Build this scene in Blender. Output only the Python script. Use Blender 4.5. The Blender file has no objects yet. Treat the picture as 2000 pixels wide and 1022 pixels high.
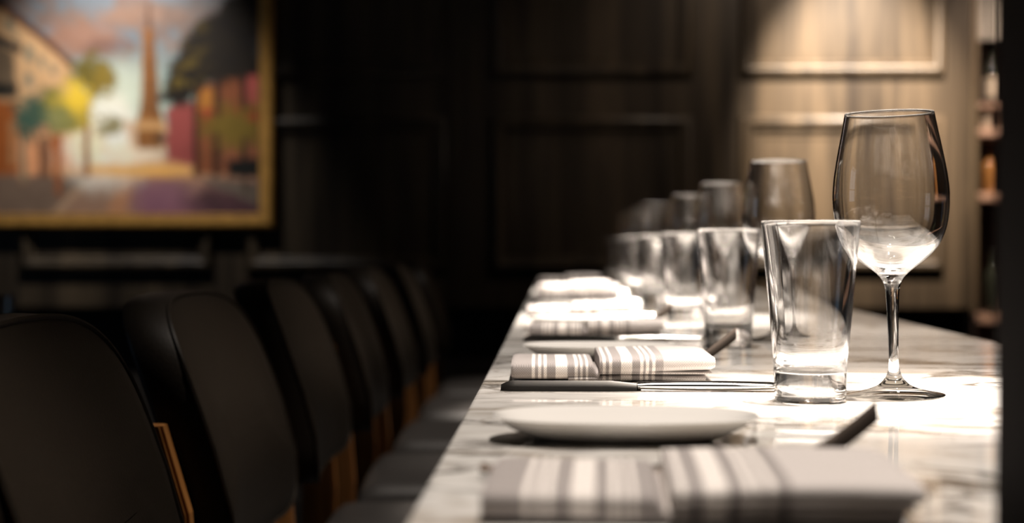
import bpy, bmesh, math, random
import numpy as np
from mathutils import Vector, Matrix, noise as mnoise

S = bpy.context.scene
COL = S.collection
random.seed(7)
CT = 1.05                      # counter top height (m)
EYE = CT + 0.1087

# ------------------------------------------------------------------ camera
cam_d = bpy.data.cameras.new('camera')
cam = bpy.data.objects.new('camera', cam_d)
COL.objects.link(cam)
cam.location = (0, 0, EYE)
cam.rotation_euler = (math.radians(90 - 0.637), 0, math.radians(1.668))
cam_d.lens = 55.0
cam_d.sensor_width = 36.0
cam_d.clip_start = 0.02
cam_d.dof.use_dof = True
cam_d.dof.focus_distance = 1.155
cam_d.dof.aperture_fstop = 4.6
S.camera = cam

# ------------------------------------------------------------------ world, view, sampling options
w = bpy.data.worlds.new('world')
S.world = w
w.use_nodes = True
bgn = w.node_tree.nodes['Background']
bgn.inputs['Color'].default_value = (1.0, 0.84, 0.68, 1)
bgn.inputs['Strength'].default_value = 0.03
S.view_settings.view_transform = 'Standard'
S.view_settings.look = 'None'
S.view_settings.gamma = 1.0
S.view_settings.exposure = 0.0
S.view_settings.use_curve_mapping = False
cy = S.cycles
cy.use_denoising = True
cy.max_bounces = 16
cy.transmission_bounces = 16
cy.glossy_bounces = 6
cy.diffuse_bounces = 4
cy.transparent_max_bounces = 16
cy.sample_clamp_indirect = 120.0
cy.blur_glossy = 0.1
cy.caustics_refractive = True
cy.caustics_reflective = True


def spot(name, loc, target, energy, angle, blend=0.6, radius=0.03, color=(1.0, 0.87, 0.74)):
    d = bpy.data.lights.new(name, 'SPOT')
    d.energy = energy
    d.spot_size = math.radians(angle)
    d.spot_blend = blend
    d.shadow_soft_size = radius
    d.color = color
    o = bpy.data.objects.new(name, d)
    COL.objects.link(o)
    o.location = loc
    v = Vector(target) - Vector(loc)
    o.rotation_euler = v.to_track_quat('-Z', 'Y').to_euler()
    return o


# ceiling downlights over the counter, over the panelled wall, the shelves and the painting, plus added fill lamps
WARM = (1.0, 0.89, 0.79)
LIGHTS = [
    spot('counter_spot', (0.34, 1.06, 2.80), (0.285, 1.11, CT), 800, 17.5, 0.95, color=WARM),
    spot('counter_spot', (0.18, 2.20, 2.80), (0.11, 2.28, CT), 1000, 20, 0.7, color=WARM),
    spot('counter_spot', (0.20, 3.45, 2.80), (0.13, 3.62, CT), 1000, 22, 0.7, color=WARM)]
for y_ in (0.80, 1.60, 2.40, 3.20, 4.00):
    LIGHTS.append(spot('counter_flood', (0.20, y_, 2.82), (0.20, y_, CT), 178 if y_ < 2 else 135, 42, 0.6, color=WARM))
spot('wall_spot', (1.16, 5.28, 2.86), (1.18, 6.2, 1.72), 1500, 39, 1.0, color=(1.0, 0.84, 0.68))
spot('wall_fill', (0.95, 5.30, 2.82), (0.90, 6.2, 1.60), 38, 100, 1.0, color=(1.0, 0.82, 0.66))  # weak wide fill, added to lift the dim middle panels of the wall
spot('shelf_spot', (1.70, 5.35, 2.82), (1.75, 6.24, 1.40), 190, 50, 0.9, color=(1.0, 0.80, 0.66))
spot('picture_spot', (-1.68, 5.50, 2.84), (-1.74, 6.2, 1.44), 145, 64, 0.9, color=(1.0, 0.94, 0.87))
spot('table_fill', (-1.25, 2.9, 2.82), (-1.2, 3.0, 0.93), 60, 20, 0.8)  # added lamp, brightens the tumbler on the high table


# ------------------------------------------------------------------ tagging
def tag(o, label=None, cat=None, group=None, kind=None):
    if label: o['label'] = label
    if cat: o['category'] = cat
    if group: o['group'] = group
    if kind: o['kind'] = kind
    return o


def empty(name, loc=(0, 0, 0), rz=0.0):
    o = bpy.data.objects.new(name, None)
    o.empty_display_size = 0.05
    COL.objects.link(o)
    o.location = loc
    o.rotation_euler = (0, 0, rz)
    return o


def obj(name, bm, mat, parent=None, smooth=True, loc=None):
    me = bpy.data.meshes.new(name)
    bm.normal_update()
    bm.to_mesh(me)
    bm.free()
    if smooth:
        me.polygons.foreach_set('use_smooth', [True] * len(me.polygons))
        try:
            me.set_sharp_from_angle(angle=math.radians(50))
        except Exception:
            pass
    me.materials.append(mat)
    o = bpy.data.objects.new(name, me)
    COL.objects.link(o)
    if parent: o.parent = parent
    if loc: o.location = loc
    return o


def copy_tree(o, parent=None):
    c = o.copy()
    COL.objects.link(c)
    if parent is not None:
        c.parent = parent
    for ch in list(o.children):
        copy_tree(ch, c)
    return c


# ------------------------------------------------------------------ mesh helpers
def add_box(bm, x0, x1, y0, y1, z0, z1, bev=0.0, seg=2):
    r = bmesh.ops.create_cube(bm, size=1.0)
    vs = r['verts']
    for v in vs:
        v.co = Vector((x0 + (v.co.x + .5) * (x1 - x0), y0 + (v.co.y + .5) * (y1 - y0), z0 + (v.co.z + .5) * (z1 - z0)))
    if bev > 0:
        es = list({e for v in vs for e in v.link_edges})
        bmesh.ops.bevel(bm, geom=es, offset=bev, segments=seg, profile=0.5, affect='EDGES', clamp_overlap=True)


def lathe(bm, prof, seg=64, closed=False, cap0=False):
    """prof: list of (r, z). r==0 gives a pole."""
    rings = []
    for r, z in prof:
        if r < 1e-6:
            rings.append([bm.verts.new((0, 0, z))])
        else:
            rings.append([bm.verts.new((r * math.cos(2 * math.pi * i / seg), r * math.sin(2 * math.pi * i / seg), z)) for i in range(seg)])
    n = len(rings)
    for k in range(n if closed else n - 1):
        a, b = rings[k], rings[(k + 1) % n]
        for i in range(seg):
            j = (i + 1) % seg
            if len(a) == 1 and len(b) == 1: continue
            if len(a) == 1:
                bm.faces.new((a[0], b[j], b[i]))
            elif len(b) == 1:
                bm.faces.new((a[i], a[j], b[0]))
            else:
                bm.faces.new((a[i], a[j], b[j], b[i]))


def smooth_prof(pts, n=6):
    """Catmull-Rom through (r,z) points"""
    out = []
    P = [pts[0]] + list(pts) + [pts[-1]]
    for k in range(1, len(P) - 2):
        p0, p1, p2, p3 = [np.array(q, float) for q in P[k - 1:k + 3]]
        for i in range(n):
            t = i / n
            q = 0.5 * ((2 * p1) + (-p0 + p2) * t + (2 * p0 - 5 * p1 + 4 * p2 - p3) * t * t + (-p0 + 3 * p1 - 3 * p2 + p3) * t ** 3)
            out.append((max(q[0], 0.0), q[1]))
    out.append(tuple(pts[-1]))
    return out


def loft(bm, rings, cap=True, closed=True):
    R = [[bm.verts.new(p) for p in ring] for ring in rings]
    m = len(R[0])
    for a, b in zip(R[:-1], R[1:]):
        for i in range(m if closed else m - 1):
            j = (i + 1) % m
            bm.faces.new((a[i], a[j], b[j], b[i]))
    if cap:
        bm.faces.new(list(reversed(R[0])))
        bm.faces.new(R[-1])
    bmesh.ops.recalc_face_normals(bm, faces=bm.faces)


def frame_sweep(bm, x0, x1, z0, z1, prof, y):
    """mitred rectangular frame on a wall facing -Y. prof: (offset outward from the inner rectangle, height off the wall)"""
    rings = []
    for o, h in prof:
        rings.append([bm.verts.new(p) for p in ((x0 - o, y - h, z0 - o), (x1 + o, y - h, z0 - o), (x1 + o, y - h, z1 + o), (x0 - o, y - h, z1 + o))])
    for a, b in zip(rings[:-1], rings[1:]):
        for i in range(4):
            j = (i + 1) % 4
            bm.faces.new((a[i], a[j], b[j], b[i]))
    bmesh.ops.recalc_face_normals(bm, faces=bm.faces)


# ------------------------------------------------------------------ materials
def new_mat(name):
    m = bpy.data.materials.new(name)
    m.use_nodes = True
    nt = m.node_tree
    return m, nt, nt.nodes['Principled BSDF']


def N(nt, typ, **kw):
    n = nt.nodes.new(typ)
    for k, v in kw.items():
        if k in n.inputs: n.inputs[k].default_value = v
        else: setattr(n, k, v)
    return n


def ramp(nt, stops, fac):
    r = nt.nodes.new('ShaderNodeValToRGB')
    el = r.color_ramp.elements
    while len(el) > 1: el.remove(el[-1])
    el[0].position, el[0].color = stops[0][0], (*stops[0][1], 1)
    for p, c in stops[1:]:
        e = el.new(p)
        e.color = (*c, 1)
    nt.links.new(fac, r.inputs['Fac'])
    return r.outputs['Color']


def plain(name, col, rough=0.5, metal=0.0, spec=0.5, noise_scale=40, noise_amt=0.15, bump=0.0, coat=0.0):
    m, nt, p = new_mat(name)
    tc = N(nt, 'ShaderNodeTexCoord')
    nz = N(nt, 'ShaderNodeTexNoise', Scale=noise_scale, Detail=4.0)
    nt.links.new(tc.outputs['Object'], nz.inputs['Vector'])
    lo = tuple(c * (1 - noise_amt) for c in col)
    hi = tuple(min(1, c * (1 + noise_amt)) for c in col)
    c = ramp(nt, [(0.3, lo), (0.7, hi)], nz.outputs['Fac'])
    nt.links.new(c, p.inputs['Base Color'])
    p.inputs['Roughness'].default_value = rough
    p.inputs['Metallic'].default_value = metal
    p.inputs['Specular IOR Level'].default_value = spec
    p.inputs['Coat Weight'].default_value = coat
    if bump:
        b = N(nt, 'ShaderNodeBump', Strength=bump, Distance=0.002)
        nt.links.new(nz.outputs['Fac'], b.inputs['Height'])
        nt.links.new(b.outputs['Normal'], p.inputs['Normal'])
    return m


def wood(name, dark, mid, light, scale=(26, 26, 1.4), rough=0.45, spec=0.4):
    m, nt, p = new_mat(name)
    tc = N(nt, 'ShaderNodeTexCoord')
    mp = N(nt, 'ShaderNodeMapping')
    mp.inputs['Scale'].default_value = scale
    nt.links.new(tc.outputs['Object'], mp.inputs['Vector'])
    a = N(nt, 'ShaderNodeTexNoise', Scale=1.0, Detail=6.0, Roughness=0.62, Distortion=0.6)
    nt.links.new(mp.outputs['Vector'], a.inputs['Vector'])
    mp2 = N(nt, 'ShaderNodeMapping')
    mp2.inputs['Scale'].default_value = tuple(s * 0.22 for s in scale)
    nt.links.new(tc.outputs['Object'], mp2.inputs['Vector'])
    b = N(nt, 'ShaderNodeTexNoise', Scale=1.0, Detail=3.0)
    nt.links.new(mp2.outputs['Vector'], b.inputs['Vector'])
    mx = N(nt, 'ShaderNodeMath', operation='ADD')
    h1 = N(nt, 'ShaderNodeMath', operation='MULTIPLY'); h1.inputs[1].default_value = 0.5
    h2 = N(nt, 'ShaderNodeMath', operation='MULTIPLY'); h2.inputs[1].default_value = 0.5
    nt.links.new(a.outputs['Fac'], h1.inputs[0]); nt.links.new(b.outputs['Fac'], h2.inputs[0])
    nt.links.new(h1.outputs[0], mx.inputs[0]); nt.links.new(h2.outputs[0], mx.inputs[1])
    c = ramp(nt, [(0.40, dark), (0.5, mid), (0.61, light)], mx.outputs[0])
    nt.links.new(c, p.inputs['Base Color'])
    p.inputs['Roughness'].default_value = rough
    p.inputs['Specular IOR Level'].default_value = spec
    bp = N(nt, 'ShaderNodeBump', Strength=0.15, Distance=0.002)
    nt.links.new(a.outputs['Fac'], bp.inputs['Height'])
    nt.links.new(bp.outputs['Normal'], p.inputs['Normal'])
    return m


def marble():
    m, nt, p = new_mat('white_marble')
    L = nt.links.new
    tc = N(nt, 'ShaderNodeTexCoord')
    base = N(nt, 'ShaderNodeTexNoise', Scale=3.0, Detail=4.0)
    L(tc.outputs['Object'], base.inputs['Vector'])
    col = ramp(nt, [(0.3, (0.76, 0.73, 0.69)), (0.55, (0.86, 0.84, 0.81)), (0.75, (0.90, 0.88, 0.86))], base.outputs['Fac'])

    def veins(rot, sc, nscale, width, dist, tone, strength, detail=6.0):
        nonlocal col
        mp = N(nt, 'ShaderNodeMapping')
        mp.inputs['Rotation'].default_value = (0, 0, math.radians(rot))
        mp.inputs['Scale'].default_value = sc
        L(tc.outputs['Object'], mp.inputs['Vector'])
        nz = N(nt, 'ShaderNodeTexNoise', Scale=nscale, Detail=detail, Roughness=0.55, Distortion=dist)
        L(mp.outputs['Vector'], nz.inputs['Vector'])
        s = N(nt, 'ShaderNodeMath', operation='SUBTRACT'); s.inputs[1].default_value = 0.5
        L(nz.outputs['Fac'], s.inputs[0])
        ab = N(nt, 'ShaderNodeMath', operation='ABSOLUTE')
        L(s.outputs[0], ab.inputs[0])
        # where the veins run strong or fade out
        md = N(nt, 'ShaderNodeTexNoise', Scale=5.0, Detail=2.0)
        L(mp.outputs['Vector'], md.inputs['Vector'])
        mr = N(nt, 'ShaderNodeMapRange')
        mr.inputs['From Min'].default_value = 0.40; mr.inputs['From Max'].default_value = 0.60
        L(md.outputs['Fac'], mr.inputs['Value'])
        vr = N(nt, 'ShaderNodeMapRange')
        vr.inputs['From Min'].default_value = 0.0; vr.inputs['From Max'].default_value = width
        vr.inputs['To Min'].default_value = strength; vr.inputs['To Max'].default_value = 0.0
        L(ab.outputs[0], vr.inputs['Value'])
        mu = N(nt, 'ShaderNodeMath', operation='MULTIPLY')
        L(vr.outputs[0], mu.inputs[0]); L(mr.outputs[0], mu.inputs[1])
        mix = N(nt, 'ShaderNodeMix', data_type='RGBA')
        L(mu.outputs[0], mix.inputs['Factor'])
        L(col, mix.inputs[6])
        mix.inputs[7].default_value = (*tone, 1)
        col = mix.outputs[2]
    veins(18, (1.0, 2.0, 1), 4.0, 0.06, 0.6, (0.36, 0.30, 0.23), 0.85)
    veins(-24, (1.0, 1.7, 1), 6.0, 0.050, 0.9, (0.09, 0.075, 0.06), 1.0)
    veins(40, (1.0, 1.2, 1), 11.0, 0.018, 0.5, (0.36, 0.31, 0.25), 0.6)
    L(col, p.inputs['Base Color'])
    p.inputs['Roughness'].default_value = 0.05
    p.inputs['Specular IOR Level'].default_value = 0.5
    return m


def napkin_mat():
    m, nt, p = new_mat('striped_linen')
    L = nt.links.new
    tc = N(nt, 'ShaderNodeTexCoord')
    sep = N(nt, 'ShaderNodeSeparateXYZ')
    L(tc.outputs['Object'], sep.inputs[0])
    sc = N(nt, 'ShaderNodeMath', operation='MULTIPLY'); sc.inputs[1].default_value = 1 / 0.16
    L(sep.outputs['X'], sc.inputs[0])
    grey, white, pale = (0.335, 0.305, 0.295), (0.78, 0.73, 0.69), (0.56, 0.52, 0.50)
    r = nt.nodes.new('ShaderNodeValToRGB')
    r.color_ramp.interpolation = 'CONSTANT'
    el = r.color_ramp.elements
    st = [(0.0, grey)]
    for a, b in ((1.6, 1.85), (2.07, 2.32), (2.55, 2.8), (3.45, 4.4), (4.95, 5.2), (5.4, 5.62), (5.82, 6.05), (7.15, 7.4), (7.65, 7.9), (8.6, 9.5), (10.1, 10.35), (10.55, 10.8), (11.05, 11.3)):
        st += [(a / 16, white), (b / 16, grey)]
    # the ramp holds 32 stops at most
    st = st[:31]
    while len(el) > 1: el.remove(el[-1])
    el[0].position, el[0].color = 0, (*grey, 1)
    for pz, c in st[1:]:
        e = el.new(pz); e.color = (*c, 1)
    e = el.new(11.9 / 16); e.color = (*pale, 1)
    L(sc.outputs[0], r.inputs['Fac'])
    # woven threads
    ch = N(nt, 'ShaderNodeTexChecker', Scale=1050.0)
    ch.inputs['Color1'].default_value = (0.80, 0.80, 0.80, 1); ch.inputs['Color2'].default_value = (1.28, 1.28, 1.28, 1)
    L(tc.outputs['Object'], ch.inputs['Vector'])
    mul = N(nt, 'ShaderNodeMix', data_type='RGBA', blend_type='MULTIPLY')
    mul.inputs['Factor'].default_value = 0.8
    L(r.outputs['Color'], mul.inputs[6]); L(ch.outputs['Color'], mul.inputs[7])
    L(mul.outputs[2], p.inputs['Base Color'])
    p.inputs['Roughness'].default_value = 0.95
    p.inputs['Specular IOR Level'].default_value = 0.15
    p.inputs['Sheen Weight'].default_value = 0.2
    nz = N(nt, 'ShaderNodeTexNoise', Scale=60.0, Detail=5.0)
    L(tc.outputs['Object'], nz.inputs['Vector'])
    b = N(nt, 'ShaderNodeBump', Strength=0.35, Distance=0.002)
    L(nz.outputs['Fac'], b.inputs['Height'])
    L(b.outputs['Normal'], p.inputs['Normal'])
    return m


def glass(name, tint=(1, 1, 1), clear=0.06):
    m = bpy.data.materials.new(name)
    m.use_nodes = True
    nt = m.node_tree
    nt.nodes.remove(nt.nodes['Principled BSDF'])
    out = nt.nodes['Material Output']
    g = N(nt, 'ShaderNodeBsdfGlass', IOR=1.5, Roughness=0.0)
    g.inputs['Color'].default_value = (*tint, 1)
    t = N(nt, 'ShaderNodeBsdfTransparent')
    mx = N(nt, 'ShaderNodeMixShader')
    mx.inputs[0].default_value = clear
    nt.links.new(g.outputs[0], mx.inputs[1])
    nt.links.new(t.outputs[0], mx.inputs[2])
    nt.links.new(mx.outputs[0], out.inputs['Surface'])
    return m


def thin_glass(name):
    """thin flat glass: passes light straight through and mirrors by Fresnel"""
    m = bpy.data.materials.new(name)
    m.use_nodes = True
    nt = m.node_tree
    nt.nodes.remove(nt.nodes['Principled BSDF'])
    t = N(nt, 'ShaderNodeBsdfTransparent')
    t.inputs['Color'].default_value = (0.95, 0.93, 0.90, 1)
    r = N(nt, 'ShaderNodeBsdfGlossy', Roughness=0.0)
    fr = N(nt, 'ShaderNodeFresnel', IOR=1.5)
    a = N(nt, 'ShaderNodeMixShader')
    nt.links.new(fr.outputs[0], a.inputs[0]); nt.links.new(t.outputs[0], a.inputs[1]); nt.links.new(r.outputs[0], a.inputs[2])
    nt.links.new(a.outputs[0], nt.nodes['Material Output'].inputs['Surface'])
    return m


M = {}
M['marble'] = marble()
M['linen'] = napkin_mat()
M['glass'] = glass('clear_glass')
M['foot_glass'] = thin_glass('thin_clear_glass')
M['steel'] = plain('polished_steel', (0.62, 0.60, 0.57), rough=0.13, metal=1.0, noise_amt=0.03)
M['dark_steel'] = plain('dark_brushed_steel', (0.075, 0.060, 0.050), rough=0.38, metal=1.0, noise_amt=0.05)
M['ceramic'] = plain('white_ceramic', (0.74, 0.72, 0.69), rough=0.12, noise_amt=0.02, noise_scale=8)
M['leather'] = plain('dark_brown_leather', (0.016, 0.0115, 0.0075), rough=0.55, spec=0.18, noise_scale=350, noise_amt=0.25, bump=0.12)
M['leather_black'] = plain('black_leather', (0.006, 0.006, 0.006), rough=0.45, spec=0.25, noise_scale=350, noise_amt=0.25, bump=0.12)
M['seat_vinyl'] = plain('charcoal_vinyl', (0.034, 0.031, 0.029), rough=0.45, spec=0.3, noise_scale=300, noise_amt=0.2, bump=0.1)
M['stool_wood'] = wood('honey_wood', (0.22, 0.085, 0.020), (0.34, 0.14, 0.036), (0.44, 0.20, 0.06), scale=(60, 60, 4))
M['wall_wood'] = wood('stained_oak_panelling', (0.014, 0.0095, 0.006), (0.036, 0.026, 0.016), (0.078, 0.056, 0.034), scale=(22, 22, 1.1), rough=0.42)
M['wall_low'] = wood('black_stained_oak', (0.008, 0.006, 0.005), (0.014, 0.011, 0.009), (0.022, 0.017, 0.013), rough=0.6)
M['post_wood'] = wood('dark_walnut', (0.018, 0.011, 0.009), (0.028, 0.018, 0.014), (0.040, 0.026, 0.020), scale=(50, 50, 2), rough=0.6)
M['column_wood'] = wood('near_black_wood', (0.008, 0.0045, 0.0035), (0.012, 0.007, 0.0055), (0.017, 0.010, 0.008), scale=(50, 50, 2), rough=0.7, spec=0.2)
M['edge_wood'] = wood('pale_oak_edge', (0.060, 0.042, 0.025), (0.095, 0.068, 0.040), (0.13, 0.095, 0.058), scale=(22, 22, 1.1))
M['shelf_wood'] = wood('warm_shelf_wood', (0.26, 0.15, 0.10), (0.36, 0.22, 0.15), (0.45, 0.29, 0.21), scale=(2, 30, 30))
M['gold'] = plain('gilded_frame', (0.52, 0.28, 0.07), rough=0.38, metal=0.5, noise_amt=0.2, noise_scale=30, bump=0.2)
M['floor'] = wood('dark_floor_boards', (0.012, 0.009, 0.007), (0.020, 0.015, 0.012), (0.030, 0.023, 0.018), scale=(14, 1, 14), rough=0.5)
M['ceiling'] = plain('dark_ceiling_paint', (0.03, 0.026, 0.022), rough=0.9)
M['plaster'] = plain('dark_wall_paint', (0.03, 0.025, 0.021), rough=0.85)
M['black'] = plain('black_paint', (0.012, 0.011, 0.010), rough=0.5)
M['pale'] = plain('pale_fluted_panel', (0.28, 0.25, 0.21), rough=0.5)
M['bottle_dark'] = plain('dark_bottle_glass', (0.02, 0.022, 0.015), rough=0.06, coat=0.5)
M['bottle_amber'] = plain('amber_liquor', (0.22, 0.10, 0.03), rough=0.08, coat=0.5)
M['label'] = plain('cream_paper', (0.40, 0.33, 0.25), rough=0.8)

# ------------------------------------------------------------------ room shell
WY = 6.2                      # plane of the panelled wall
K = WY / 3056.0


def wx(px): return (px - 1089) * K


def wz(py): return EYE - (py - 477) * K


WEND = wx(1894)
Z_LOW = wz(602)


def struct(name, bm, mat, smooth=False):
    o = obj(name, bm, mat, smooth=smooth)
    tag(o, kind='structure')
    return o


bm = bmesh.new(); add_box(bm, -4.6, 2.7, -4.0, 7.3, -0.05, 0.0); struct('floor', bm, M['floor'])
bm = bmesh.new(); add_box(bm, -4.6, 2.7, -4.0, 7.3, 2.9, 2.95); struct('ceiling', bm, M['ceiling'])
bm = bmesh.new()
add_box(bm, -4.7, -4.6, -4.0, 0.9, 0.0, 2.9); add_box(bm, -4.7, -4.6, 2.1, 7.3, 0.0, 2.9)
add_box(bm, -4.7, -4.6, 0.9, 2.1, 0.0, 0.9); add_box(bm, -4.7, -4.6, 0.9, 2.1, 2.5, 2.9)
struct('wall_left', bm, M['plaster'])
bm = bmesh.new(); add_box(bm, -4.6, 2.7, -4.1, -4.0, 0.0, 2.9); struct('wall_front', bm, M['plaster'])
m_, nt_, p_ = new_mat('daylit_window_pane')
p_.inputs['Base Color'].default_value = (0.05, 0.06, 0.07, 1)
p_.inputs['Emission Color'].default_value = (0.55, 0.75, 1.0, 1)
p_.inputs['Emission Strength'].default_value = 0.9
bm = bmesh.new(); add_box(bm, -4.67, -4.66, 0.92, 2.08, 0.92, 2.48); win = struct('window_1', bm, m_)
bm = bmesh.new()
for y_ in (0.9, 1.48, 2.06): add_box(bm, -4.68, -4.61, y_, y_ + 0.04, 0.9, 2.5)
for z_ in (0.9, 1.68, 2.46): add_box(bm, -4.68, -4.61, 0.94, 2.06, z_, z_ + 0.04)
fr_ = obj('window_frame', bm, M['black'], win, smooth=False)
bm = bmesh.new(); add_box(bm, 2.6, 2.7, -4.0, 7.3, 0.0, 2.9); struct('wall_right', bm, M['plaster'])
bm = bmesh.new(); add_box(bm, -4.6, WEND, WY, WY + 0.16, Z_LOW, 2.9, 0.004); struct('wall_back', bm, M['wall_wood'])
bm = bmesh.new(); add_box(bm, -4.6, WEND, WY + 0.10, WY + 0.16, 0.0, Z_LOW); struct('wall_base', bm, M['wall_low'])
bm = bmesh.new(); add_box(bm, WEND, 2.6, 7.0, 7.1, 0.0, 2.9); struct('wall_alcove', bm, M['plaster'])
bm = bmesh.new(); add_box(bm, -4.6, WEND, WY + 0.082, WY + 0.10, 0.0, 0.14, 0.004); struct('baseboard_back', bm, M['wall_low'])
# bright corner bead where the panelling ends beside the shelves
bm = bmesh.new(); add_box(bm, WEND - 0.008, WEND + 0.014, WY - 0.016, WY + 0.16, Z_LOW - 0.02, 2.9, 0.005); struct('trim_1', bm, M['edge_wood'])

MOULD = [(-0.006, 0.0), (-0.004, 0.010), (0.004, 0.018), (0.014, 0.017), (0.020, 0.024), (0.034, 0.028), (0.044, 0.022), (0.050, 0.010), (0.052, 0.0)]
ti = 2
for x0, x1 in ((1468, 1812), (985, 1327), (503, 848), (55, 388), (-430, -80)):
    for y0, y1 in ((254, 504), (-250, 126)):
        bm = bmesh.new()
        frame_sweep(bm, wx(x0), wx(x1), wz(y1), wz(y0), MOULD, WY)
        # fielded panel inside the moulding
        X0, X1, Z0, Z1 = wx(x0), wx(x1), wz(y1), wz(y0)
        frame_sweep(bm, X0 + 0.05, X1 - 0.05, Z0 + 0.05, Z1 - 0.05, [(0.052, 0.0), (0.05, 0.003), (0.02, 0.004)], WY)
        struct('trim_%d' % ti, bm, M['wall_wood'], smooth=True)
        ti += 1

# dark column close to the camera on the right, standing off the end of the counter
bm = bmesh.new(); add_box(bm, 0.159, 0.30, 0.40, 0.575, 0.0, 2.9, 0.003); struct('trim_%d' % ti, bm, M['column_wood'])

# ------------------------------------------------------------------ painting
PX0, PX1, PY0, PY1 = -330, 509, -210, 419      # canvas in wall units of K
sRGB = lambda c: np.where(np.array(c) / 255. <= 0.04045, np.array(c) / 255. / 12.92, ((np.array(c) / 255. + 0.055) / 1.055) ** 2.4)


def paint_canvas():
    step = 4.2
    xs = np.arange(PX0, PX1 + 1, step); xs[-1] = PX1
    ys = np.arange(PY0, PY1 + 1, step); ys[-1] = PY1
    X, Y = np.meshgrid(xs, ys)
    H, W = X.shape
    rng = np.random.RandomState(3)

    def nz(sx, sy, seed):
        out = np.empty(X.shape)
        for r in range(H):
            for c in range(W):
                x, y = X[r, c], Y[r, c]
                out[r, c] = mnoise.fractal(Vector((x / sx + seed * 9.1, y / sy, seed * 3.7)), 0.6, 2.0, 4)
        return np.clip(0.5 + out * 0.42, 0, 1)
    n1, n2, n3, n4 = nz(90, 60, 1), nz(40, 30, 2), nz(24, 20, 5), nz(11, 10, 8)
    C = np.zeros((H, W, 3))
    ss = lambda a, b, v: np.clip((v - a) / (b - a), 0, 1) ** 2 * (3 - 2 * np.clip((v - a) / (b - a), 0, 1))

    def lay(mask, col):
        nonlocal C
        col = sRGB(col) if np.ndim(col) == 1 else col
        C = C * (1 - mask[..., None]) + mask[..., None] * col

    def poly(pts, soft=5.0, wob=0.0):
        xx = X + (n2 - .5) * wob; yy = Y + (n3 - .5) * wob
        inside = np.zeros(X.shape, bool)
        dist = np.full(X.shape, 1e9)
        n = len(pts)
        for i in range(n):
            (x1, y1), (x2, y2) = pts[i], pts[(i + 1) % n]
            cond = ((y1 > yy) != (y2 > yy)) & (xx < (x2 - x1) * (yy - y1) / ((y2 - y1) if y2 != y1 else 1e-9) + x1)
            inside ^= cond
            dx, dy = x2 - x1, y2 - y1
            t = np.clip(((xx - x1) * dx + (yy - y1) * dy) / (dx * dx + dy * dy + 1e-9), 0, 1)
            dist = np.minimum(dist, np.hypot(xx - x1 - t * dx, yy - y1 - t * dy))
        sd = np.where(inside, dist, -dist)
        return ss(-soft, soft, sd)

    def blob(cx, cy, rx, ry, soft=0.35, wob=0.5):
        d = np.hypot((X - cx) / rx, (Y - cy) / ry) + (n3 - .5) * wob * 1.2 + (n4 - .5) * wob * 1.2
        return 1 - ss(1 - soft, 1 + soft, d)
    # sky
    lay(np.ones_like(X), (112, 120, 128))
    lay(ss(60, 210, Y), (168, 186, 176))
    lay(ss(0.45, 0.62, n1) * (1 - ss(90, 150, Y)) * 0.8, (128, 104, 92))
    lay(blob(150, 75, 75, 32, .5, .6) * .9, (152, 112, 92))
    lay(blob(210, 92, 50, 14, .5, .6) * .7, (112, 84, 78))
    lay(blob(290, 30, 120, 18, .6, .8) * .7, (150, 116, 96))
    lay(blob(400, 30, 90, 40, .6, .6) * .6, (104, 92, 88))
    lay(blob(235, 190, 60, 60, .7, .3) * .75, (214, 220, 200))
    lay(blob(210, 225, 40, 40, .6, .3) * .9, (255, 250, 232))
    # ground
    lay(ss(285, 315, Y), (190, 140, 105))
    lay(ss(335, 365, Y), (150, 118, 98))
    lay(ss(330, 420, Y) * ss(230, 300, X), (128, 86, 98))
    lay(blob(310, 385, 55, 38, .6, .5) * .8, (138, 94, 112))
    lay(blob(470, 395, 90, 40, .5, .5) * .85, (64, 42, 48))
    lay(poly([(-330, 330), (165, 345), (95, 418), (-330, 420)], 6, 12), (116, 96, 82))
    lay(poly([(165, 345), (175, 350), (112, 420), (95, 420)], 4, 6) * .8, (176, 146, 118))
    lay(poly([(385, 345), (510, 360), (510, 405), (430, 370)], 6, 12), (104, 92, 82))
    lay(poly([(238, 345), (262, 345), (245, 420), (205, 420)], 8, 8) * .55, (196, 136, 92))
    # left terrace of houses
    lay(poly([(-330, -210), (-140, -120), (0, 8), (70, 66), (140, 128), (146, 210), (130, 330), (-330, 345)], 4, 6), (208, 166, 122))
    lay(poly([(-330, -230), (-140, -134), (0, -2), (70, 56), (144, 122), (140, 134), (70, 74), (0, 18), (-330, -205)], 3, 5), (98, 62, 44))
    for (a, b, c, d) in ((46, 86, 64, 122), (74, 104, 86, 138), (96, 120, 106, 148), (46, 138, 62, 172), (8, 30, 24, 62), (26, 60, 34, 80)):
        lay(poly([(a, b), (c, b + 6), (c, d), (a, d - 4)], 3, 3) * .85, (122, 122, 106))
    lay(poly([(-60, 40), (40, 88), (40, 102), (0, 90), (-60, 70)], 4, 5), (34, 38, 40))
    lay(poly([(-60, 70), (26, 100), (32, 190), (-60, 190)], 5, 10) * .85, (58, 56, 50))
    lay(poly([(-60, 160), (30, 165), (30, 182), (-60, 190)], 4, 8), (30, 30, 28))
    lay(poly([(-330, 205), (30, 195), (38, 340), (-330, 350)], 6, 10), (150, 82, 36))
    lay(poly([(14, 236), (24, 236), (24, 320), (14, 325)], 3, 4) * .8, (172, 132, 92))
    lay(poly([(30, 240), (130, 245), (140, 330), (36, 350)], 8, 16), (226, 158, 112))
    lay(poly([(70, 270), (95, 270), (95, 345), (72, 350)], 5, 10) * .8, (84, 56, 44))
    lay(poly([(36, 260), (48, 260), (50, 350), (38, 354)], 3, 6) * .8, (88, 108, 92))
    # sunlight at the end of the street
    lay(blob(205, 290, 74, 66, .6, .3), (255, 252, 240))
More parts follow.
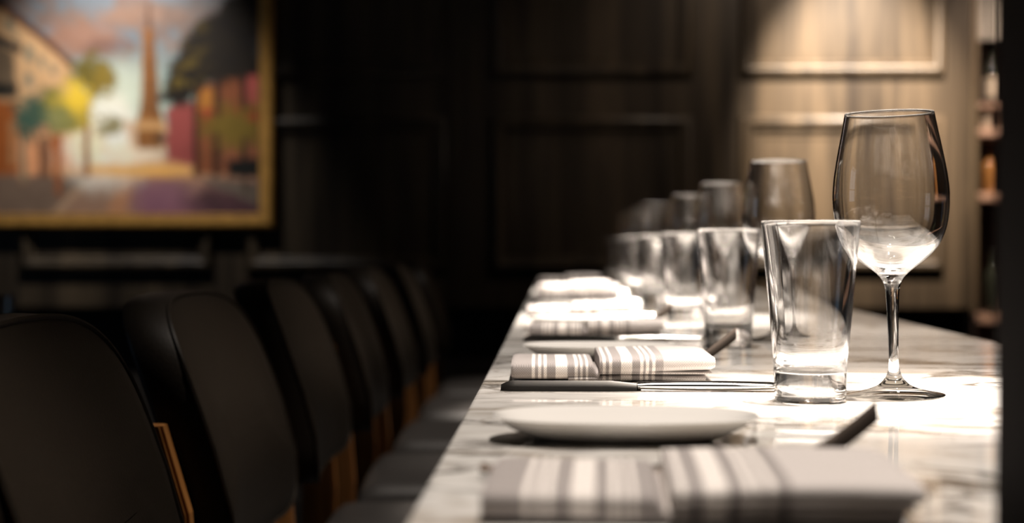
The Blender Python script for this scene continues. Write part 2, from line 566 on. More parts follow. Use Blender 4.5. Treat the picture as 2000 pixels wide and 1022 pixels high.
    lay(blob(170, 280, 34, 45, .5, .3), (255, 240, 205))
    lay(blob(255, 300, 60, 26, .6, .4) * .8, (250, 226, 196))
    lay(blob(270, 333, 125, 13, .5, .4) * .9, (240, 182, 100))
    # trees on the left
    lay(blob(180, 150, 40, 40, .3, .7), (108, 96, 42))
    lay(blob(200, 158, 20, 30, .4, .7) * .6, (150, 124, 48))
    lay(poly([(162, 190), (172, 190), (173, 345), (160, 345)], 3, 5), (140, 84, 46))
    lay(blob(66, 226, 44, 42, .3, .6), (64, 88, 74))
    lay(blob(100, 196, 24, 26, .4, .6), (88, 100, 62))
    lay(blob(132, 214, 42, 46, .35, .7), (184, 160, 62))
    lay(blob(148, 190, 26, 30, .4, .7), (232, 196, 62))
    lay(blob(110, 232, 28, 26, .4, .8) * .8, (120, 128, 84))
    lay(poly([(104, 262), (118, 262), (116, 380), (106, 384)], 4, 8), (150, 84, 44))
    lay(poly([(96, 270), (106, 262), (114, 300), (106, 310)], 4, 6), (168, 92, 48))
    lay(blob(214, 246, 25, 20, .4, .7) * .9, (126, 116, 66))
    # church with a tall spire
    lay(poly([(240, 236), (285, 236), (330, 245), (330, 292), (255, 290)], 5, 6) * .75, (206, 162, 122))
    lay(poly([(290, 4), (297, 55), (301, 62), (303, 100), (307, 150), (311, 210), (318, 232), (316, 290), (268, 290), (266, 236), (274, 212), (276, 150), (278, 100), (280, 62), (284, 55)], 2.5, 3), (140, 92, 48))
    band = (np.sin(Y / 3.6) > 0.1).astype(float)
    lay(poly([(283, 66), (303, 66), (312, 225), (272, 225)], 2, 2) * band * .45, (88, 56, 34))
    lay(poly([(290, 60), (302, 62), (314, 230), (296, 230)], 3, 2) * .4, (96, 62, 40))
    lay(poly([(288, 4), (293, 4), (296, 56), (285, 56)], 2.5, 2) * .9, (82, 56, 44))
    lay(poly([(270, 236), (318, 236), (322, 254), (264, 254)], 3, 3) * .8, (206, 160, 108))
    lay(poly([(300, 262), (336, 264), (338, 278), (300, 276)], 4, 8) * .9, (52, 44, 38))
    # right-hand houses
    lay(poly([(324, 215), (345, 202), (384, 196), (384, 325), (325, 312)], 4, 6), (148, 72, 68))
    lay(poly([(384, 172), (440, 150), (510, 120), (510, 340), (384, 340)], 4, 6), (128, 74, 46))
    lay(poly([(392, 214), (510, 210), (510, 250), (392, 246)], 5, 10) * .85, (146, 48, 34))
    lay(poly([(470, 140), (510, 138), (510, 200), (475, 205)], 6, 12) * .8, (186, 88, 84))
    lay(poly([(388, 178), (418, 172), (418, 212), (388, 216)], 4, 8) * .8, (176, 116, 46))
    lay(poly([(430, 262), (510, 258), (510, 315), (430, 322)], 5, 10), (138, 84, 58))
    # right-hand trees
    dark = poly([(312, 190), (330, 125), (352, 96), (376, 52), (430, 12), (470, -20), (510, -40), (510, 140), (470, 158), (420, 160), (385, 182), (352, 204), (318, 196)], 9, 26)
    lay(dark, (27, 20, 12))
    lay(dark * ss(.5, .62, n3) * (1 - ss(330, 430, X)), (92, 76, 26))
    lay(dark * ss(.52, .66, n2) * ss(400, 440, X) * .5, (14, 9, 7))
    for a, b, t in ((378, 388, 165), (418, 430, 150), (472, 484, 140)):
        lay(poly([(a, t), (b, t), (b + 1, 345), (a - 1, 345)], 3, 6), (44, 28, 20))
    lay(blob(466, 246, 62, 40, .35, .8), (112, 92, 34))
    lay(poly([(474, 270), (486, 270), (485, 380), (476, 380)], 3, 6) * .8, (58, 42, 30))
    lay(poly([(444, 312), (512, 310), (512, 350), (446, 346)], 4, 8), (20, 20, 18))
    lay(ss(500, 506, X) * .8, (40, 20, 18))
    C *= (0.86 + 0.28 * n3)[..., None]
    C = np.clip(C, 0.004, 0.9)
    return xs, ys, C


def build_painting():
    xs, ys, C = paint_canvas()
    H, W = len(ys), len(xs)
    yw = WY - 0.033
    verts = [(wx(x), yw, wz(y)) for y in ys for x in xs]
    faces = [(r * W + c, (r + 1) * W + c, (r + 1) * W + c + 1, r * W + c + 1) for r in range(H - 1) for c in range(W - 1)]
    root = empty('framed_painting', (wx(90), WY, wz(447)))
    inv = Matrix.Translation(root.location).inverted()
    me = bpy.data.meshes.new('canvas')
    me.from_pydata([inv @ Vector(v) for v in verts], [], faces)
    at = me.color_attributes.new('paint', 'FLOAT_COLOR', 'POINT')
    at.data.foreach_set('color', np.concatenate([C.reshape(-1, 3), np.ones((H * W, 1))], 1).ravel())
    m, nt, p = new_mat('oil_paint')
    a = N(nt, 'ShaderNodeAttribute', attribute_name='paint')
    nt.links.new(a.outputs['Color'], p.inputs['Base Color'])
    p.inputs['Roughness'].default_value = 0.6
    p.inputs['Specular IOR Level'].default_value = 0.25
    tc = N(nt, 'ShaderNodeTexCoord')
    z = N(nt, 'ShaderNodeTexNoise', Scale=70.0, Detail=4.0)
    nt.links.new(tc.outputs['Object'], z.inputs['Vector'])
    b = N(nt, 'ShaderNodeBump', Strength=0.3, Distance=0.002)
    nt.links.new(z.outputs['Fac'], b.inputs['Height'])
    nt.links.new(b.outputs['Normal'], p.inputs['Normal'])
    me.materials.append(m)
    o = bpy.data.objects.new('canvas', me)
    COL.objects.link(o); o.parent = root
    bm = bmesh.new()
    prof = [(-0.002, 0.0), (-0.002, 0.036), (0.006, 0.040), (0.012, 0.037), (0.022, 0.042), (0.034, 0.046), (0.044, 0.046), (0.052, 0.040), (0.054, 0.0)]
    frame_sweep(bm, wx(PX0), wx(PX1), wz(PY1), wz(PY0), prof, WY)
    bmesh.ops.transform(bm, matrix=inv, verts=bm.verts)
    obj('frame', bm, M['gold'], root)
    tag(root, 'large gold-framed oil painting of a sunlit street with a church spire', 'painting')


build_painting()

# ------------------------------------------------------------------ bar counter
CX0, CX1, CY0, CY1 = -0.060, 0.487, 0.580, 4.74
bar = empty('bar_counter', ((CX0 + CX1) / 2, (CY0 + CY1) / 2, 0))
bx, by = bar.location.x, bar.location.y
bm = bmesh.new(); add_box(bm, CX0 - bx, CX1 - bx, CY0 - by, CY1 - by, CT - 0.03, CT, 0.003, 3)
obj('countertop', bm, M['marble'], bar, smooth=False)
bm = bmesh.new(); add_box(bm, 0.20 - bx, CX1 - 0.04 - bx, CY0 + 0.03 - by, CY1 - 0.03 - by, 0.0, CT - 0.03, 0.004)
obj('base_cabinet', bm, M['post_wood'], bar, smooth=False)
bm = bmesh.new()
frame_prof = 0
for k in range(6):
    a = CY0 + 0.08 + k * 0.68
    add_box(bm, 0.188 - bx, 0.20 - bx, a - by, a + 0.56 - by, 0.15, 0.93, 0.004)
obj('front_panel', bm, M['post_wood'], bar, smooth=False)
tag(bar, 'long bar counter with a glossy white veined marble top laid for dinner', 'counter')

# ------------------------------------------------------------------ bar stools
def stool_x(z):
    """front face of the backrest: near upright low down, leaning back above the small of the back"""
    if z < 0.925:
        return -0.190 - (z - 0.845) * 0.06
    t = z - 0.925
    return -0.1948 - t * 0.30 - t * t * 0.35


def pad_back():
    """boxed cushion: flat-ish front and back faces with a firm side wall between them"""
    bm = bmesh.new()
    z0, z1, hw, th = 0.845, 1.103, 0.222, 0.046
    n = 72
    # outline of the cushion (u in -1..1 across, height z), big top corners
    def outline(ins):
        out = []
        for i in range(n):
            t = 2 * math.pi * i / n
            c, s = math.cos(t), math.sin(t)
            e = 2 / (4.4 if s > 0 else 7.0)
            a, b = hw - ins, (z1 - z0) / 2 - ins
            y = a * math.copysign(abs(c) ** e, c)
            z = (z0 + z1) / 2 + b * math.copysign(abs(s) ** e, s)
            out.append((y, z))
        return out

    def put(ins, depth, bulge=0.0):
        ring = []
        for y, z in outline(ins):
            u = y / hw
            ring.append((stool_x(z) + 0.018 * u * u - 0.006 - depth + bulge, y, z + 0.006 * (1 - u * u)))
        return ring
    r = 0.006
    rings = []
    for f in (0.96, 0.85, 0.7, 0.5, 0.3, 0.15):
        rings.append(put(0.11 * f + r, 0.0, 0.008 * f))
    rings += [put(r, 0.0), put(r * .3, r * .3), put(0.0, r)]
    rings += [put(-0.001, th * .5), put(0.0, th - r), put(r * .3, th - r * .3), put(r, th), put(0.05, th + 0.003), put(0.10, th + 0.004)]
    loft(bm, rings)
    return bm


def tube(bm, pts, r, seg=8):
    rings = []
    n = len(pts)
    P = [Vector(p) for p in pts]
    for k in range(n):
        d = (P[min(k + 1, n - 1)] - P[max(k - 1, 0)]).normalized()
        a = d.cross(Vector((0, 0, 1)))
        if a.length < 1e-3: a = d.cross(Vector((1, 0, 0)))
        a.normalize(); b = d.cross(a)
        rings.append([P[k] + a * r * math.cos(2 * math.pi * i / seg) + b * r * math.sin(2 * math.pi * i / seg) for i in range(seg)])
    loft(bm, rings)


def leg_loft(sections):
    """sections: (x0,x1,y0,y1,z)"""
    bm = bmesh.new()
    rings = [[(x0, y0, z), (x1, y0, z), (x1, y1, z), (x0, y1, z)] for x0, x1, y0, y1, z in sections]
    loft(bm, rings)
    es = [e for e in bm.edges if abs(e.verts[0].co.z - e.verts[1].co.z) > 0.01]
    bmesh.ops.bevel(bm, geom=es, offset=0.003, segments=2, affect='EDGES')
    return bm


def rounded_pad(x0, x1, y0, y1, z0, z1, dome=0.006, n=20):
    bm = bmesh.new()
    T, B = [], []
    for j in range(n + 1):
        rt, rb = [], []
        v = -math.cos(math.pi * j / n)
        for i in range(n + 1):
            u = -math.cos(math.pi * i / n)
            # squircle plan
            k = 0.05
            f = math.sqrt(max(1e-9, 1 - k * (v * v) * (u * u)))
            x = (x0 + x1) / 2 + u * f * (x1 - x0) / 2
            y = (y0 + y1) / 2 + v * f * (y1 - y0) / 2
            e = min(1, (1 - abs(u)) * 6) ; g = min(1, (1 - abs(v)) * 6)
            rim = math.sqrt(max(0, 1 - (1 - e) ** 2)) * math.sqrt(max(0, 1 - (1 - g) ** 2))
            zm = (z0 + z1) / 2
            rt.append((x, y, zm + (z1 - zm) * rim + dome * (1 - u * u) * (1 - v * v)))
            rb.append((x, y, zm - (zm - z0) * rim))
        T.append([bm.verts.new(p) for p in rt]); B.append([bm.verts.new(p) for p in rb])
    for j in range(n):
        for i in range(n):
            bm.faces.new((T[j][i], T[j][i + 1], T[j + 1][i + 1], T[j + 1][i]))
            bm.faces.new((B[j][i], B[j + 1][i], B[j + 1][i + 1], B[j][i + 1]))
    bmesh.ops.remove_doubles(bm, verts=bm.verts, dist=0.0003)
    bmesh.ops.recalc_face_normals(bm, faces=bm.faces)
    return bm


def make_stool():
    root = empty('bar_stool')
    back = obj('backrest', pad_back(), M['leather'], root)
    # welt sewn round the edge of the front face
    bm = bmesh.new()
    pts = []
    for i in range(97):
        t = 2 * math.pi * i / 96
        c, q = math.cos(t), math.sin(t)
        e = 2 / (4.4 if q > 0 else 7.0)
        y = 0.2205 * math.copysign(abs(c) ** e, c)
        z = 0.974 + 0.1275 * math.copysign(abs(q) ** e, q)
        u = y / 0.222
        pts.append((stool_x(z) + 0.018 * u * u - 0.0072, y, z + 0.006 * (1 - u * u)))
    tube(bm, pts, 0.0024, 6)
    obj('piping', bm, M['leather'], back)
    obj('seat', rounded_pad(-0.212, 0.205, -0.220, 0.220, 0.695, 0.768), M['seat_vinyl'], root)
    bm = bmesh.new(); add_box(bm, -0.17, 0.185, -0.195, 0.195, 0.655, 0.700, 0.004)
    obj('seat_frame', bm, M['stool_wood'], root, smooth=False)
    for s in (-1, 1):
        a, b = (0.2265, 0.2505) if s > 0 else (-0.2505, -0.2265)
        obj('rear_leg', leg_loft([(-0.305, -0.270, a, b, 0.0), (-0.262, -0.212, a, b, 0.62), (-0.258, -0.206, a, b, 0.78), (-0.262, -0.217, a, b, 0.92), (-0.274, -0.240, a, b, 0.998)]), M['stool_wood'], root, smooth=False)
        c, d = (0.165, 0.197) if s > 0 else (-0.197, -0.165)
        e, f = (0.185, 0.210) if s > 0 else (-0.210, -0.185)
        obj('front_leg', leg_loft([(0.175, 0.200, e, f, 0.0), (0.145, 0.185, c, d, 0.66)]), M['stool_wood'], root, smooth=False)
        bm = bmesh.new(); add_box(bm, -0.245, 0.16, min(s * 0.200, s * 0.226), max(s * 0.200, s * 0.226), 0.30, 0.335, 0.003)
        obj('side_stretcher', bm, M['stool_wood'], root, smooth=False)
    bm = bmesh.new(); add_box(bm, 0.155, 0.18, -0.185, 0.185, 0.28, 0.315, 0.003)
    obj('footrest', bm, M['stool_wood'], root, smooth=False)
    return root


stool = make_stool()
order = ['nearest the camera, cut off by the left edge', 'second from the camera', 'third from the camera', 'fourth from the camera', 'fifth from the camera', 'sixth from the camera', 'farthest from the camera, by the back wall']
for k in range(7):
    st = stool if k == 0 else copy_tree(stool)
    st.location = (-0.100 if k == 0 else (-0.118 if k == 1 else -0.128), 1.07 + 0.556 * k, 0)
    st.rotation_euler = (0, 0, math.radians([5.5, 2.2, 2.0, 2.5, 1.5, 2.0, 2.0][k]))
    tag(st, 'dark leather bar stool with wooden legs, ' + order[k], 'bar stool', 'leather bar stools along the marble counter')

# ------------------------------------------------------------------ glassware
def make_wine_glass(seg=72):
    root = empty('wine_glass')
    cm = 0.01
    o_bowl = smooth_prof([(0.62, 8.35), (0.80, 8.75), (1.32, 9.3), (2.5, 10.2), (3.45, 11.2), (4.05, 12.6), (4.29, 14.4), (4.22, 16.0), (3.93, 17.8), (3.56, 19.6), (3.30, 21.0)], 6)
    rim = [(3.285, 21.05), (3.25, 21.06), (3.215, 21.03)]
    i_bowl = smooth_prof([(3.20, 20.98), (3.455, 19.6), (3.82, 17.8), (4.10, 16.0), (4.17, 14.4), (3.93, 12.65), (3.32, 11.32), (2.40, 10.42), (1.35, 9.72), (0.6, 9.42), (0.0, 9.36)], 6)
    bm = bmesh.new(); lathe(bm, [(r * cm, z * cm) for r, z in o_bowl + rim + i_bowl], seg)
    obj('bowl', bm, M['glass'], root)
    o_stem = smooth_prof([(0.78, 1.25), (0.58, 1.55), (0.42, 2.1), (0.36, 3.0), (0.385, 4.4), (0.42, 5.8), (0.47, 7.2), (0.53, 7.95), (0.62, 8.35)], 5)
    bm = bmesh.new(); lathe(bm, [(r * cm, z * cm) for r, z in o_stem], seg)
    obj('stem', bm, M['glass'], root)
    o_foot = [(0.0, 0.06), (1.2, 0.05), (2.6, 0.02), (3.45, 0.0), (3.66, 0.02)] + smooth_prof([(3.73, 0.10), (3.70, 0.18), (3.3, 0.26), (2.5, 0.42), (1.75, 0.64), (1.2, 0.88), (0.78, 1.25)], 5)
    bm = bmesh.new(); lathe(bm, [(r * cm, z * cm) for r, z in o_foot], seg)
    obj('foot', bm, M['foot_glass'], root)
    return root


def make_tumbler(seg=80):
    cm = 0.01
    outer = [(0.0, 0.06), (1.6, 0.04), (2.15, 0.0), (2.32, 0.01)] + smooth_prof([(2.43, 0.08), (2.50, 0.22), (2.52, 1.0), (2.58, 2.2), (2.72, 4.0), (2.90, 6.2), (3.10, 8.4), (3.30, 10.5), (3.48, 12.42)], 4)
    rim = [(3.475, 12.47), (3.43, 12.5), (3.375, 12.48)]
    inner = smooth_prof([(3.345, 12.42), (3.12, 10.5), (2.90, 8.4), (2.69, 6.2), (2.50, 4.0), (2.36, 2.9), (2.18, 2.35), (1.8, 2.08), (1.0, 1.98), (0.0, 1.95)], 4)
    bm = bmesh.new(); lathe(bm, [(r * cm, z * cm) for r, z in outer + rim + inner], seg)
    # uneven pressed-glass wall: the inside ripples slightly, as in the photograph
    for v in bm.verts:
        r = math.hypot(v.co.x, v.co.y)
        if 0.02 < v.co.z < 0.115 and r > 0.02:
            a = math.atan2(v.co.y, v.co.x)
            d = 0.00040 * mnoise.noise(Vector((math.cos(a) * 0.8, math.sin(a) * 0.8, v.co.z * 24)))
            f = math.sin(math.pi * (v.co.z - 0.02) / 0.095)
            v.co.x *= 1 + d * f / r; v.co.y *= 1 + d * f / r
    o = obj('water_tumbler', bm, M['glass'])
    return o


tum = make_tumbler()
wine = make_wine_glass()
TX = [0.1745, 0.180, 0.178, 0.175, 0.172, 0.172, 0.163]
TD = [1.085, 1.655, 2.215, 2.778, 3.333, 3.89, 4.44]
WXs = [0.2397, 0.247, 0.250, 0.248, 0.224, 0.222, 0.220]
WD = [1.120, 1.76, 2.40, 2.97, 3.56, 4.12, 4.62]
nth = ['nearest the camera', 'second from the camera', 'third from the camera', 'fourth from the camera', 'fifth from the camera', 'sixth from the camera', 'farthest from the camera']
for k in range(7):
    t = tum if k == 0 else copy_tree(tum)
    t.location = (TX[k], TD[k], CT)
    t.rotation_euler = (0, 0, k * 0.9)
    t.scale = (0.975, 0.975, 1.0)
    tag(t, 'empty clear water tumbler with a thick base on the marble, ' + nth[k], 'glass', 'water tumblers in a row on the counter')
    g = wine if k == 0 else copy_tree(wine)
    g.location = (WXs[k], WD[k], CT)
    g.scale = (0.945, 0.945, 0.96)
    g.rotation_euler = (0, math.radians(-1.2), 0) if k == 0 else (0, 0, k)
    tag(g, 'empty stemmed wine glass on the marble counter, ' + nth[k], 'wine glass', 'wine glasses in a row on the counter')

# ------------------------------------------------------------------ plates
def make_plate():
    bm = bmesh.new()
    hl, hd, h = 0.0740, 0.045, 0.0138

    def ring(fx, fz, n=72):
        # stadium-like oval; fx is the inset from the rim in metres
        out = []
        a, b = hl - fx, hd - fx
        for i in range(n):
            t = 2 * math.pi * i / n
            c, s = math.cos(t), math.sin(t)
            e = 2 / 2.5
            out.append((a * math.copysign(abs(c) ** e, c), b * math.copysign(abs(s) ** e, s), fz))
        return out
    rings = [ring(0.030, 0.0), ring(0.027, 0.0), ring(0.0245, 0.0008), ring(0.018, 0.0032), ring(0.010, 0.0072), ring(0.004, 0.0110), ring(0.0007, 0.0130), ring(0.0, h), ring(0.0008, h + 0.0006), ring(0.0022, h + 0.0002),
             ring(0.006, 0.0112), ring(0.012, 0.0075), ring(0.020, 0.0050), ring(0.028, 0.0042), ring(0.038, 0.0040)]
    loft(bm, rings)
    return obj('oval_plate', bm, M['ceramic'])


plate = make_plate()
PD = [0.870, 1.477, 2.03, 2.57, 3.12, 3.70, 4.26]
for k in range(7):
    p = plate if k == 0 else copy_tree(plate)
    p.location = (0.0375 + 0.003 * math.sin(k * 2.1), PD[k], CT)
    p.rotation_euler = (0, 0, math.radians([0.8, -1, 1, 0, 1.5, -1, 0][k]))
    tag(p, 'small oval white ceramic plate behind a striped napkin, ' + nth[k], 'plate', 'oval plates on the counter')

# ------------------------------------------------------------------ napkins
def roll_ring(x, d0, d1, z0, z1, skew=0.0, wob=0.0, seed=0.0, n=36):
    """cross-section of a folded cloth: flat with full rounded front and back folds"""
    out = []
    cy_, cz = (d0 + d1) / 2, (z0 + z1) / 2
    a, b = (d1 - d0) / 2, (z1 - z0) / 2
    for i in range(n):
        t = 2 * math.pi * i / n
        c, s = math.cos(t), math.sin(t)
        y = cy_ + a * math.copysign(abs(c) ** 0.30, c)
        z = cz + b * math.copysign(abs(s) ** 0.62, s)
        if s > 0:
            z += skew * (y - cy_) / a
        q = mnoise.noise(Vector((x * 18 + seed, y * 22, z * 60))) * wob
        out.append((x, y, z + (q if s > 0 else 0)))
    return out


def make_napkin(L=0.160, D=0.112, h=0.0205, seed=0.0, flap=0.0695):
    root_bm = bmesh.new()
    rings = []
    n = 110
    for i in range(n + 1):
        u = i / n
        x = u * L * 0.985
        end = min(u, 1 - u) * L
        e = min(1.0, end / 0.006)
        f = 0.80 + 0.20 * math.sqrt(max(0, 1 - (1 - e) ** 2))
        # under the flap the layers are pressed flatter
        top = h * ((0.79 - 0.42 * math.exp(-((x - flap + 0.0018) / 0.0022) ** 2)) if x < flap else 0.42)
        z0 = 0.0058 if x > flap else 0.0010
        m_ = (z0 + top) / 2
        rings.append(roll_ring(x, 0.003 + (1 - f) * 0.01, D - (1 - f) * 0.01, m_ - (m_ - z0) * f, m_ + (top - m_) * f, -0.0006, 0.0011, seed))
    loft(root_bm, rings)
    root = obj('folded_napkin', root_bm, M['linen'])
    # loose upper layer that wraps over the right-hand part
    bm = bmesh.new(); rings = []
    n = 34
    for i in range(n + 1):
        u = i / n
        x = flap + u * (L - flap)
        e = min(1.0, (1 - u) * (L - flap) / 0.008)
        f = 0.70 + 0.30 * math.sqrt(max(0, 1 - (1 - e) ** 2))
        lift = 0.0012 * math.sin(u * math.pi * 0.9)
        top = h * (1.0 + 0.05 * u) + lift
        z0 = 0.0066 + 0.0018 * u * u + 0.0006 * math.sin(u * 5 + seed)
        m_ = (z0 + top) / 2
        rings.append(roll_ring(x, -0.0005 - 0.0012 * math.sin(u * 3.0), D + 0.0015, m_ - (m_ - z0) * f, m_ + (top - m_) * f, 0.0003, 0.0013, seed + 5))
    loft(bm, rings)
    obj('upper_fold', bm, M['linen'], root)
    bm = bmesh.new(); rings = []
    for i in range(25):
        u = i / 24
        x = 0.045 + u * (L - 0.052)
        z1 = 0.0060 + 0.0008 * math.sin(u * 9 + seed)
        rings.append(roll_ring(x, 0.0045 + 0.0015 * math.sin(u * 7 + seed), D - 0.004, 0.0, z1, 0, 0.0004, seed + 9))
    loft(bm, rings)
    obj('lower_fold', bm, M['linen'], root)
    return root


NX = [-0.030, -0.0365, -0.034, -0.045, -0.041, -0.042, -0.048]
ND = [0.600, 1.226, 1.845, 2.37, 2.94, 3.45, 4.06]
NH = [0.0172, 0.0205, 0.0165, 0.0170, 0.0180, 0.0240, 0.0270]
NDD = [0.112, 0.118, 0.095, 0.105, 0.105, 0.105, 0.105]
for k in range(7):
    nk = make_napkin(0.170 if k == 0 else 0.160, NDD[k], NH[k], seed=k * 3.7, flap=0.0735 if k == 0 else 0.0695)
    nk.location = (NX[k], ND[k], CT)
    nk.rotation_euler = (0, 0, math.radians([-1.6, 0.6, -0.5, 1.0, -1, 0.5, 1][k]))
    tag(nk, 'folded grey linen napkin with white stripes on the counter, ' + nth[k], 'napkin', 'folded striped napkins on the counter')

# ------------------------------------------------------------------ cutlery
def make_knife():
    root = empty('table_knife')
    # x along the knife, y across; the broad face leans up towards the spine, the ground edge lies flatter
    bm = bmesh.new()
    nb = 30
    rings = []
    for i in range(nb + 1):
        u = i / nb
        x = 0.107 * u
        tip = math.sqrt(min(1, u / 0.10)) if u < .10 else 1.0
        k = tip * (1 - 0.35 * max(0, u - .8) / .2)
        rings.append([(x, 0.0065 * k, 0.0052 * k + 0.0004), (x, -0.0105 * k, 0.0000), (x, -0.0105 * k, 0.0004), (x, -0.0064 * k, 0.0009 * k + 0.0004), (x, -0.0024 * k, 0.0021 * k + 0.0004), (x, 0.0018 * k, 0.0040 * k + 0.0004), (x, 0.0062 * k, 0.0064 * k + 0.0006)])
    rings[0] = [(p[0], p[1] * .3 - 0.004, 0.0002 + 0.0003 * q) for q, p in enumerate(rings[1])]
    loft(bm, rings)
    obj('blade', bm, M['steel'], root)
    bm = bmesh.new(); rings = []
    for i in range(31):
        u = i / 30
        x = 0.1045 + 0.105 * u
        hw = 0.0052 + 0.0026 * u if u > .08 else 0.0070 - 0.0018 * (u / .08)
        ht = 0.0026 + 0.0010 * math.sin(math.pi * u)
        if u > .93: hw *= 1 - 0.4 * ((u - .93) / .07) ** 2; ht *= 1 - 0.5 * ((u - .93) / .07) ** 2
        rings.append([(x, hw * math.cos(2 * math.pi * j / 14), 0.0040 + ht * math.sin(2 * math.pi * j / 14)) for j in range(14)])
    loft(bm, rings)
    obj('handle', bm, M['steel'], root)
    return root


knife = make_knife()
KD = [1.157, 1.742, 2.29, 2.85, 3.40, 3.97]
for k in range(6):
    kn = knife if k == 0 else copy_tree(knife)
    kn.location = (-0.0455 + 0.004 * math.sin(k * 1.7), KD[k], CT + 0.0002)
    kn.rotation_euler = (0, 0, 0)
    tag(kn, 'steel table knife lying across the marble in front of a napkin, ' + nth[k], 'knife', 'table knives on the counter')


def make_fork():
    root = empty('table_fork')
    # centreline x along the fork, z its height: tines low, the slim handle sweeps up at its end
    bm = bmesh.new(); rings = []
    for i in range(33):
        u = i / 32
        x = 0.058 + 0.128 * u
        z = 0.0035 + 0.0040 * min(1, u / .8) + 0.0235 * max(0, (u - .70) / .30) ** 1.3
        y = 0.010 * max(0, (u - .7) / .3) ** 1.5
        hw = 0.0028 + 0.0035 * u
        ht = 0.0012
        k = min(1, u / .6) * math.radians(62)
        ring = []
        for j in range(12):
            p, q = hw * math.cos(2 * math.pi * j / 12), ht * math.sin(2 * math.pi * j / 12)
            p = math.copysign(min(abs(p), hw * .93), p); q = math.copysign(min(abs(q), ht * .8), q)
            ring.append((x, y + p * math.cos(k) - q * math.sin(k), z + p * math.sin(k) + q * math.cos(k)))
        rings.append(ring)
    loft(bm, rings)
    obj('handle', bm, M['dark_steel'], root)
    bm = bmesh.new()
    rings = []
    for i in range(13):
        u = i / 12
        x = 0.030 + 0.030 * u
        hw = 0.0115 * math.cos(u * 1.3) ** 0.8
        z = 0.0018 + 0.0022 * u
        rings.append([(x, hw * math.cos(2 * math.pi * j / 12), z + 0.0011 * math.sin(2 * math.pi * j / 12)) for j in range(12)])
    loft(bm, rings)
    hd = obj('fork_head', bm, M['dark_steel'], root)
    for j in range(4):
        bm = bmesh.new()
        y = (j - 1.5) * 0.0062
        tube(bm, [(0.0, y * 0.9, 0.0050), (0.010, y, 0.0024), (0.020, y, 0.0013), (0.032, y, 0.0019)], 0.0011, 8)
        obj('tine', bm, M['dark_steel'], hd)
    return root


fork = make_fork()
FP = [(-0.036, 0.727), (-0.030, 1.362), (-0.043, 1.955)]
for k in range(3):
    f = fork if k == 0 else copy_tree(fork)
    f.location = (FP[k][0], FP[k][1], CT)
    f.rotation_euler = (0, 0, math.radians([0, 0, 0][k]))
    tag(f, 'steel fork behind a striped napkin with its handle end showing, ' + nth[k], 'fork', 'table forks on the counter')

# ------------------------------------------------------------------ shelves beside the panelled wall
SX0, SX1, SY0, SY1 = WEND + 0.03, 2.30, 6.24, 6.60
sh = empty('back_bar_shelf', ((SX0 + SX1) / 2, (SY0 + SY1) / 2, 0))
sx, sy = sh.location.x, sh.location.y
bm = bmesh.new(); add_box(bm, SX0 - sx, SX1 - sx, SY1 - 0.02 - sy, SY1 - sy, 0.0, 2.6)
obj('back_panel', bm, M['post_wood'], sh, smooth=False)
for a, b in ((SX0 - 0.014, SX0), (SX1, SX1 + 0.02)):
    bm = bmesh.new(); add_box(bm, a - sx, b - sx, SY0 + 0.03 - sy, SY1 - sy, 0.0, 2.6, 0.002)
    obj('side_panel', bm, M['post_wood'], sh, smooth=False)
KS = SY0 / 3056.0
szf = lambda py: EYE - (py - 477) * KS
shelf_tops = {}
for py in (205, 253, 378, 616, 800):
    z = szf(py)
    bm = bmesh.new(); add_box(bm, SX0 - sx, SX1 - sx, SY0 - sy, SY1 - 0.02 - sy, z - 0.030 if py != 205 else z - 0.018, z, 0.004)
    obj('shelf', bm, M['shelf_wood'], sh, smooth=False)
    shelf_tops[py] = z
bm = bmesh.new()
for i in range(8):
    a = SX0 + i * 0.045
    add_box(bm, a - sx, a + 0.034 - sx, SY0 + 0.005 - sy, SY0 + 0.020 - sy, szf(82), 2.6, 0.004)
obj('fluted_panel', bm, M['pale'], sh, smooth=False)
tag(sh, 'tall wooden bar shelf unit beside the end of the panelled wall', 'shelf')


def bottle(x, y, z, h, r, mat, label, name='liquor_bottle', lab=True):
    bm = bmesh.new()
    pr = [(0, 0), (r * .9, 0), (r, h * .02), (r, h * .56), (r * .93, h * .62), (r * .55, h * .70), (r * .34, h * .76), (r * .32, h * .93), (r * .36, h * .94), (r * .36, h * .97), (0, h * .97)]
    lathe(bm, pr, 32)
    o = obj(name, bm, mat)
    o.location = (x, y, z)
    bm = bmesh.new(); lathe(bm, [(0, h * .972), (r * .37, h * .972), (r * .37, h), (0, h)], 24); obj('cap', bm, M['black'], o)
    if lab:
        bm = bmesh.new(); lathe(bm, [(r * 1.012, h * .12), (r * 1.012, h * .46)], 32); obj('paper_label', bm, M['label'], o)
    tag(o, label, 'bottle', 'bottles on the back bar shelf')
    return o


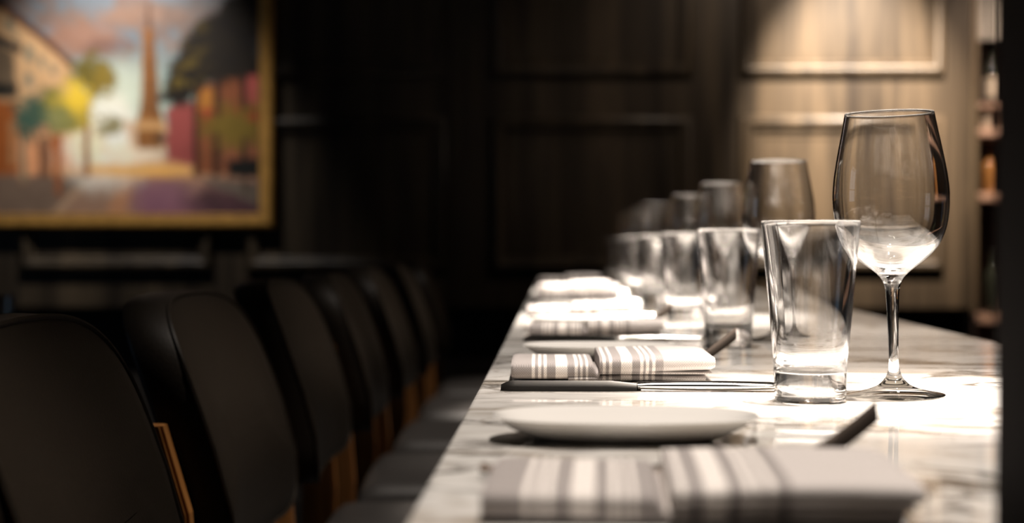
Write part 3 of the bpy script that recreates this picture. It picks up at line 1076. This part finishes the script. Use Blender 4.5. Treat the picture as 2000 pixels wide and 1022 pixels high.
bxp = lambda px: (px - 1089) * (SY0 + 0.07) / 3056.0
bottle(bxp(1932), SY0 + 0.07, shelf_tops[205], 0.235, 0.036, M['bottle_dark'], 'tall dark bottle on the highest visible shelf by the panelling')
bottle(bxp(1935), SY0 + 0.08, shelf_tops[616], 0.26, 0.034, M['bottle_dark'], 'dark bottle on the lowest shelf seen above the counter edge', lab=False)
bottle(bxp(1928), SY0 + 0.08, shelf_tops[378], 0.19, 0.035, M['bottle_amber'], 'short amber bottle on the shelf between two empty gaps', lab=False)
for k, px in enumerate((1918, 1942)):
    bm = bmesh.new(); lathe(bm, [(0, 0), (.026, 0), (.030, .004), (.034, .066), (.0325, .066), (.028, .008), (0, .008)], 32)
    o = obj('small_bowl', bm, M['label']); o.location = (bxp(px + k * 20), SY0 + 0.06 + 0.02 * k, shelf_tops[253])
    tag(o, ['tan cup on the second shelf, next to the panelled wall', 'tan cup on the second shelf, farther from the panelled wall'][k], 'cup', 'tan cups on the second shelf')
sg = copy_tree(wine)                    # hangs by its foot from the rack under the shelf
sg.location = (bxp(1926), SY0 + 0.08, shelf_tops[616] - 0.030); sg.rotation_euler = (math.pi, 0, 0.4)
tag(sg, 'stemmed glass hanging upside down under the lowest bar shelf in view', 'wine glass')
if 'group' in sg: del sg['group']

# ------------------------------------------------------------------ high table with a glass at the far left
ht = empty('high_table', (-1.30, 3.0, 0))
bm = bmesh.new(); add_box(bm, -0.31, 0.31, -0.31, 0.31, 0.90, 0.935, 0.006); obj('table_top', bm, M['post_wood'], ht, smooth=False)
bm = bmesh.new(); lathe(bm, [(0, .02), (.04, .02), (.04, .90), (0, .90)], 24); obj('pedestal', bm, M['black'], ht)
bm = bmesh.new(); lathe(bm, [(0, 0), (.22, 0), (.22, .012), (.06, .03), (0, .03)], 40); obj('foot_plate', bm, M['black'], ht)
tag(ht, 'dark high table at the left edge behind the nearest stool', 'table')
tg = copy_tree(tum)
tg.location = (-1.086, 3.0, 0.935)
tag(tg, 'clear tumbler at the left picture edge on the dark high table', 'glass')
if 'group' in tg: del tg['group']


# light is focused through the glassware onto the marble
for o in LIGHTS:
    o.data.cycles.is_caustics_light = True
for o in COL.objects:
    if o.type == 'MESH':
        if o.data.materials[0] == M['glass']:
            o.cycles.is_caustics_caster = True
        if o.name == 'countertop':
            o.cycles.is_caustics_receiver = True
